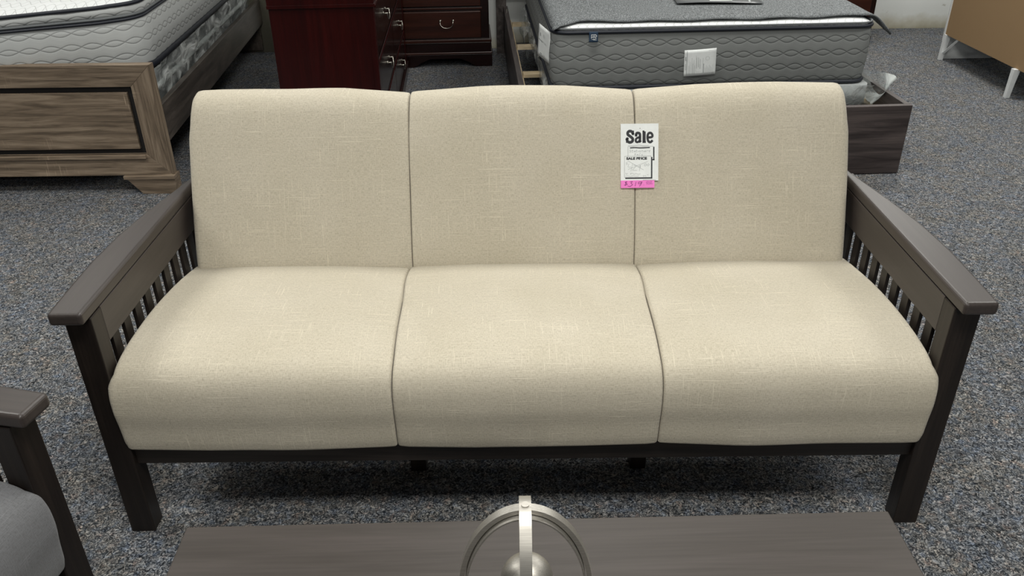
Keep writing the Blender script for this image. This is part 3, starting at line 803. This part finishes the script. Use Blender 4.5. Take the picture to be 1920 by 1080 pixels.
# cherry dresser seen from its end, drawers face right (+x)
dr = thing('dresser', 'glossy cherry-red dresser seen from its side, between the taupe bed and the small chest', 'dresser', (-.613, 2.30, 0), A3)
D, LN = .452, 1.84
obj('body', box(-D, -.022, 0, LN, .07, .765), MT['cherry'], dr, .002)
obj('corner_post', box(-.03, 0, 0, .05, .0, .765), MT['cherry'], dr, .003)
obj('corner_post', box(-.03, 0, LN-.05, LN, .0, .765), MT['cherry'], dr, .003)
obj('plinth', box(-D, .014, .004, LN, .0, .062), MT['cherryd'], dr, .004)
z0s = [(.066, .272), (.290, .515), (.533, .752)]
obj('face_frame', box(-.03, -.016, .05, LN-.05, .062, .765), MT['cherryd'], dr)
for za, zb in z0s:
    for k in range(2):
        ya = .055+k*(LN-.10)/2; yb = ya+(LN-.125)/2
        d = obj('drawer', box(-.020, -.002, ya, yb, za, zb), MT['cherryd'], dr, .004)
        pull(d, (-.001, (ya+yb)/2+(.02 if k == 0 else 0), (za+zb)/2+.005), 'x', .11)
        h = obj('drawer_bead', box(-.004, .001, ya, yb, zb-.006, zb-.001), MT['cherry'], d)
b = prism([(-D-.006, .765), (.006, .765), (.010, .772), (.006, .780), (-D-.006, .780)], 1, -.008, LN+.008); obj('waist_moulding', b, MT['cherry'], dr, .001)
og = [(-D-.004, .780), (.002, .780), (.005, .80), (.014, .83), (.028, .855), (.034, .875), (.034, .90), (-D-.004, .90)]
obj('ogee_top_frame', prism(og, 1, -.006, LN+.008), MT['cherry'], dr, .001)
obj('top', box(-D-.012, .045, -.014, LN+.012, .90, .925), MT['cherry'], dr, .004)

# small chest at the back wall
ch = thing('chest_of_drawers', 'small dark cherry chest of drawers with bail pulls, standing against the back wall', 'chest', (-.153, 4.215, 0), A25)
w, d = .62, .44
obj('body', box(-w, -.008, .012, d, .17, 1.15), MT['cherryd'], ch, .002)
for nm, e, za, zb in (('base_moulding', .006, .160, .182), ('plinth', .002, .095, .162), ('base_moulding', .010, .083, .098)):
    obj(nm, box(-w-e, e, -e, d, za, zb), MT['cherry2' if nm == 'base_moulding' else 'cherryd'], ch, .004)
pts = [(-w-.008, 0), (-w+.10, 0), (-w+.15, .03), (-w+.21, .055), (-.21, .055), (-.15, .03), (-.10, 0), (.008, 0), (.008, .085), (-w-.008, .085)]
obj('bracket_base', prism(pts, 1, -.008, .02), MT['cherryd'], ch, .002)
for s in (-w-.006, -.014): obj('bracket_side', box(s, s+.02, .02, d, 0, .085), MT['cherryd'], ch)
z = .190
for k in range(4):
    dw = obj('drawer', box(-w+.05, -.062, -.004, .014, z, z+.172), MT['cherry2'], ch, .004)
    pull(dw, (-w/2+.022, -.004, z+.112), '-y', .085, .042)
    obj('divider', box(-w+.04, -.052, .004, .016, z+.182, z+.196), MT['cherry2'], ch, .003)
    z += .205
obj('top', box(-w-.02, .02, -.02, d, 1.15, 1.18), MT['cherryd'], ch, .004)

# dark cabinet behind the middle bed
cb = thing('cabinet', 'dark cherry cabinet far behind the draped mattress corner, beside the bare wall', 'cabinet', (2.56, 4.62, 0), A25)
obj('body', box(-.80, 0, .01, .46, .07, 1.3), MT['cherryd'], cb, .003)
obj('plinth', box(-.80, .004, 0, .46, 0, .07), MT['cherryd'], cb, .003)
for k in range(3): 
    q = obj('drawer', box(-.76, -.04, -.004, .012, .10+.36*k, .42+.36*k), MT['cherry2'], cb, .004); pull(q, (-.4, -.004, .28+.36*k), '-y')

# white dresser with its hardboard back turned this way
wd = thing('dresser', 'white dresser on tapered legs with brown hardboard back turned to the aisle, top right', 'dresser', (2.90, 4.245, 0), math.radians(.8))
LNw = 1.02
obj('back_panel', box(0, .006, -LNw, 0, .166, .95), MT['board'], wd)
obj('body', box(.007, .43, -LNw+.002, -.003, .17, .95), MT['white'], wd, .002)
obj('side_edge', box(-.006, .02, -.004, .012, .12, .95), MT['white'], wd, .001)
obj('side_edge', box(-.006, .02, -LNw-.006, -LNw+.008, .12, .95), MT['white'], wd, .001)
obj('top', box(-.01, .45, -LNw-.02, .02, .95, .975), MT['white'], wd, .002)
def taper(x, y, s=1):
    bm = bmesh.new()
    for (zz, r) in ((0, .017), (.02, .019), (.165, .024)):
        pass
    V = []
    for zz, r, ox in ((0, .013, -.012*s), (.09, .015, -.006), (.168, .018, 0)):
        V.append([bm.verts.new((x+ox+a*r, y+c*r, zz)) for a, c in ((-1, -1), (1, -1), (1, 1), (-1, 1))])
    bm.faces.new(list(reversed(V[0]))); bm.faces.new(V[-1])
    for i in range(2):
        for k in range(4): bm.faces.new((V[i][k], V[i][(k+1) % 4], V[i+1][(k+1) % 4], V[i+1][k]))
    return bm
for x, y in ((.012, -.012), (-.004, -LNw+.135), (.41, -.02), (.41, -LNw+.13)): obj('leg', taper(x, y), MT['white'], wd, .001)
b = bmesh.new(); tube([(.005, -.03, .05), (.012, -.16, .166)], .009, n=4, bm=b); obj('leg_brace', b, MT['white'], wd)
b = prism([(.03, .001), (.40, .001), (.40, .12), (.10, .168), (.03, .168)], 1, .0, .016); obj('end_apron', b, MT['white'], wd, .001)
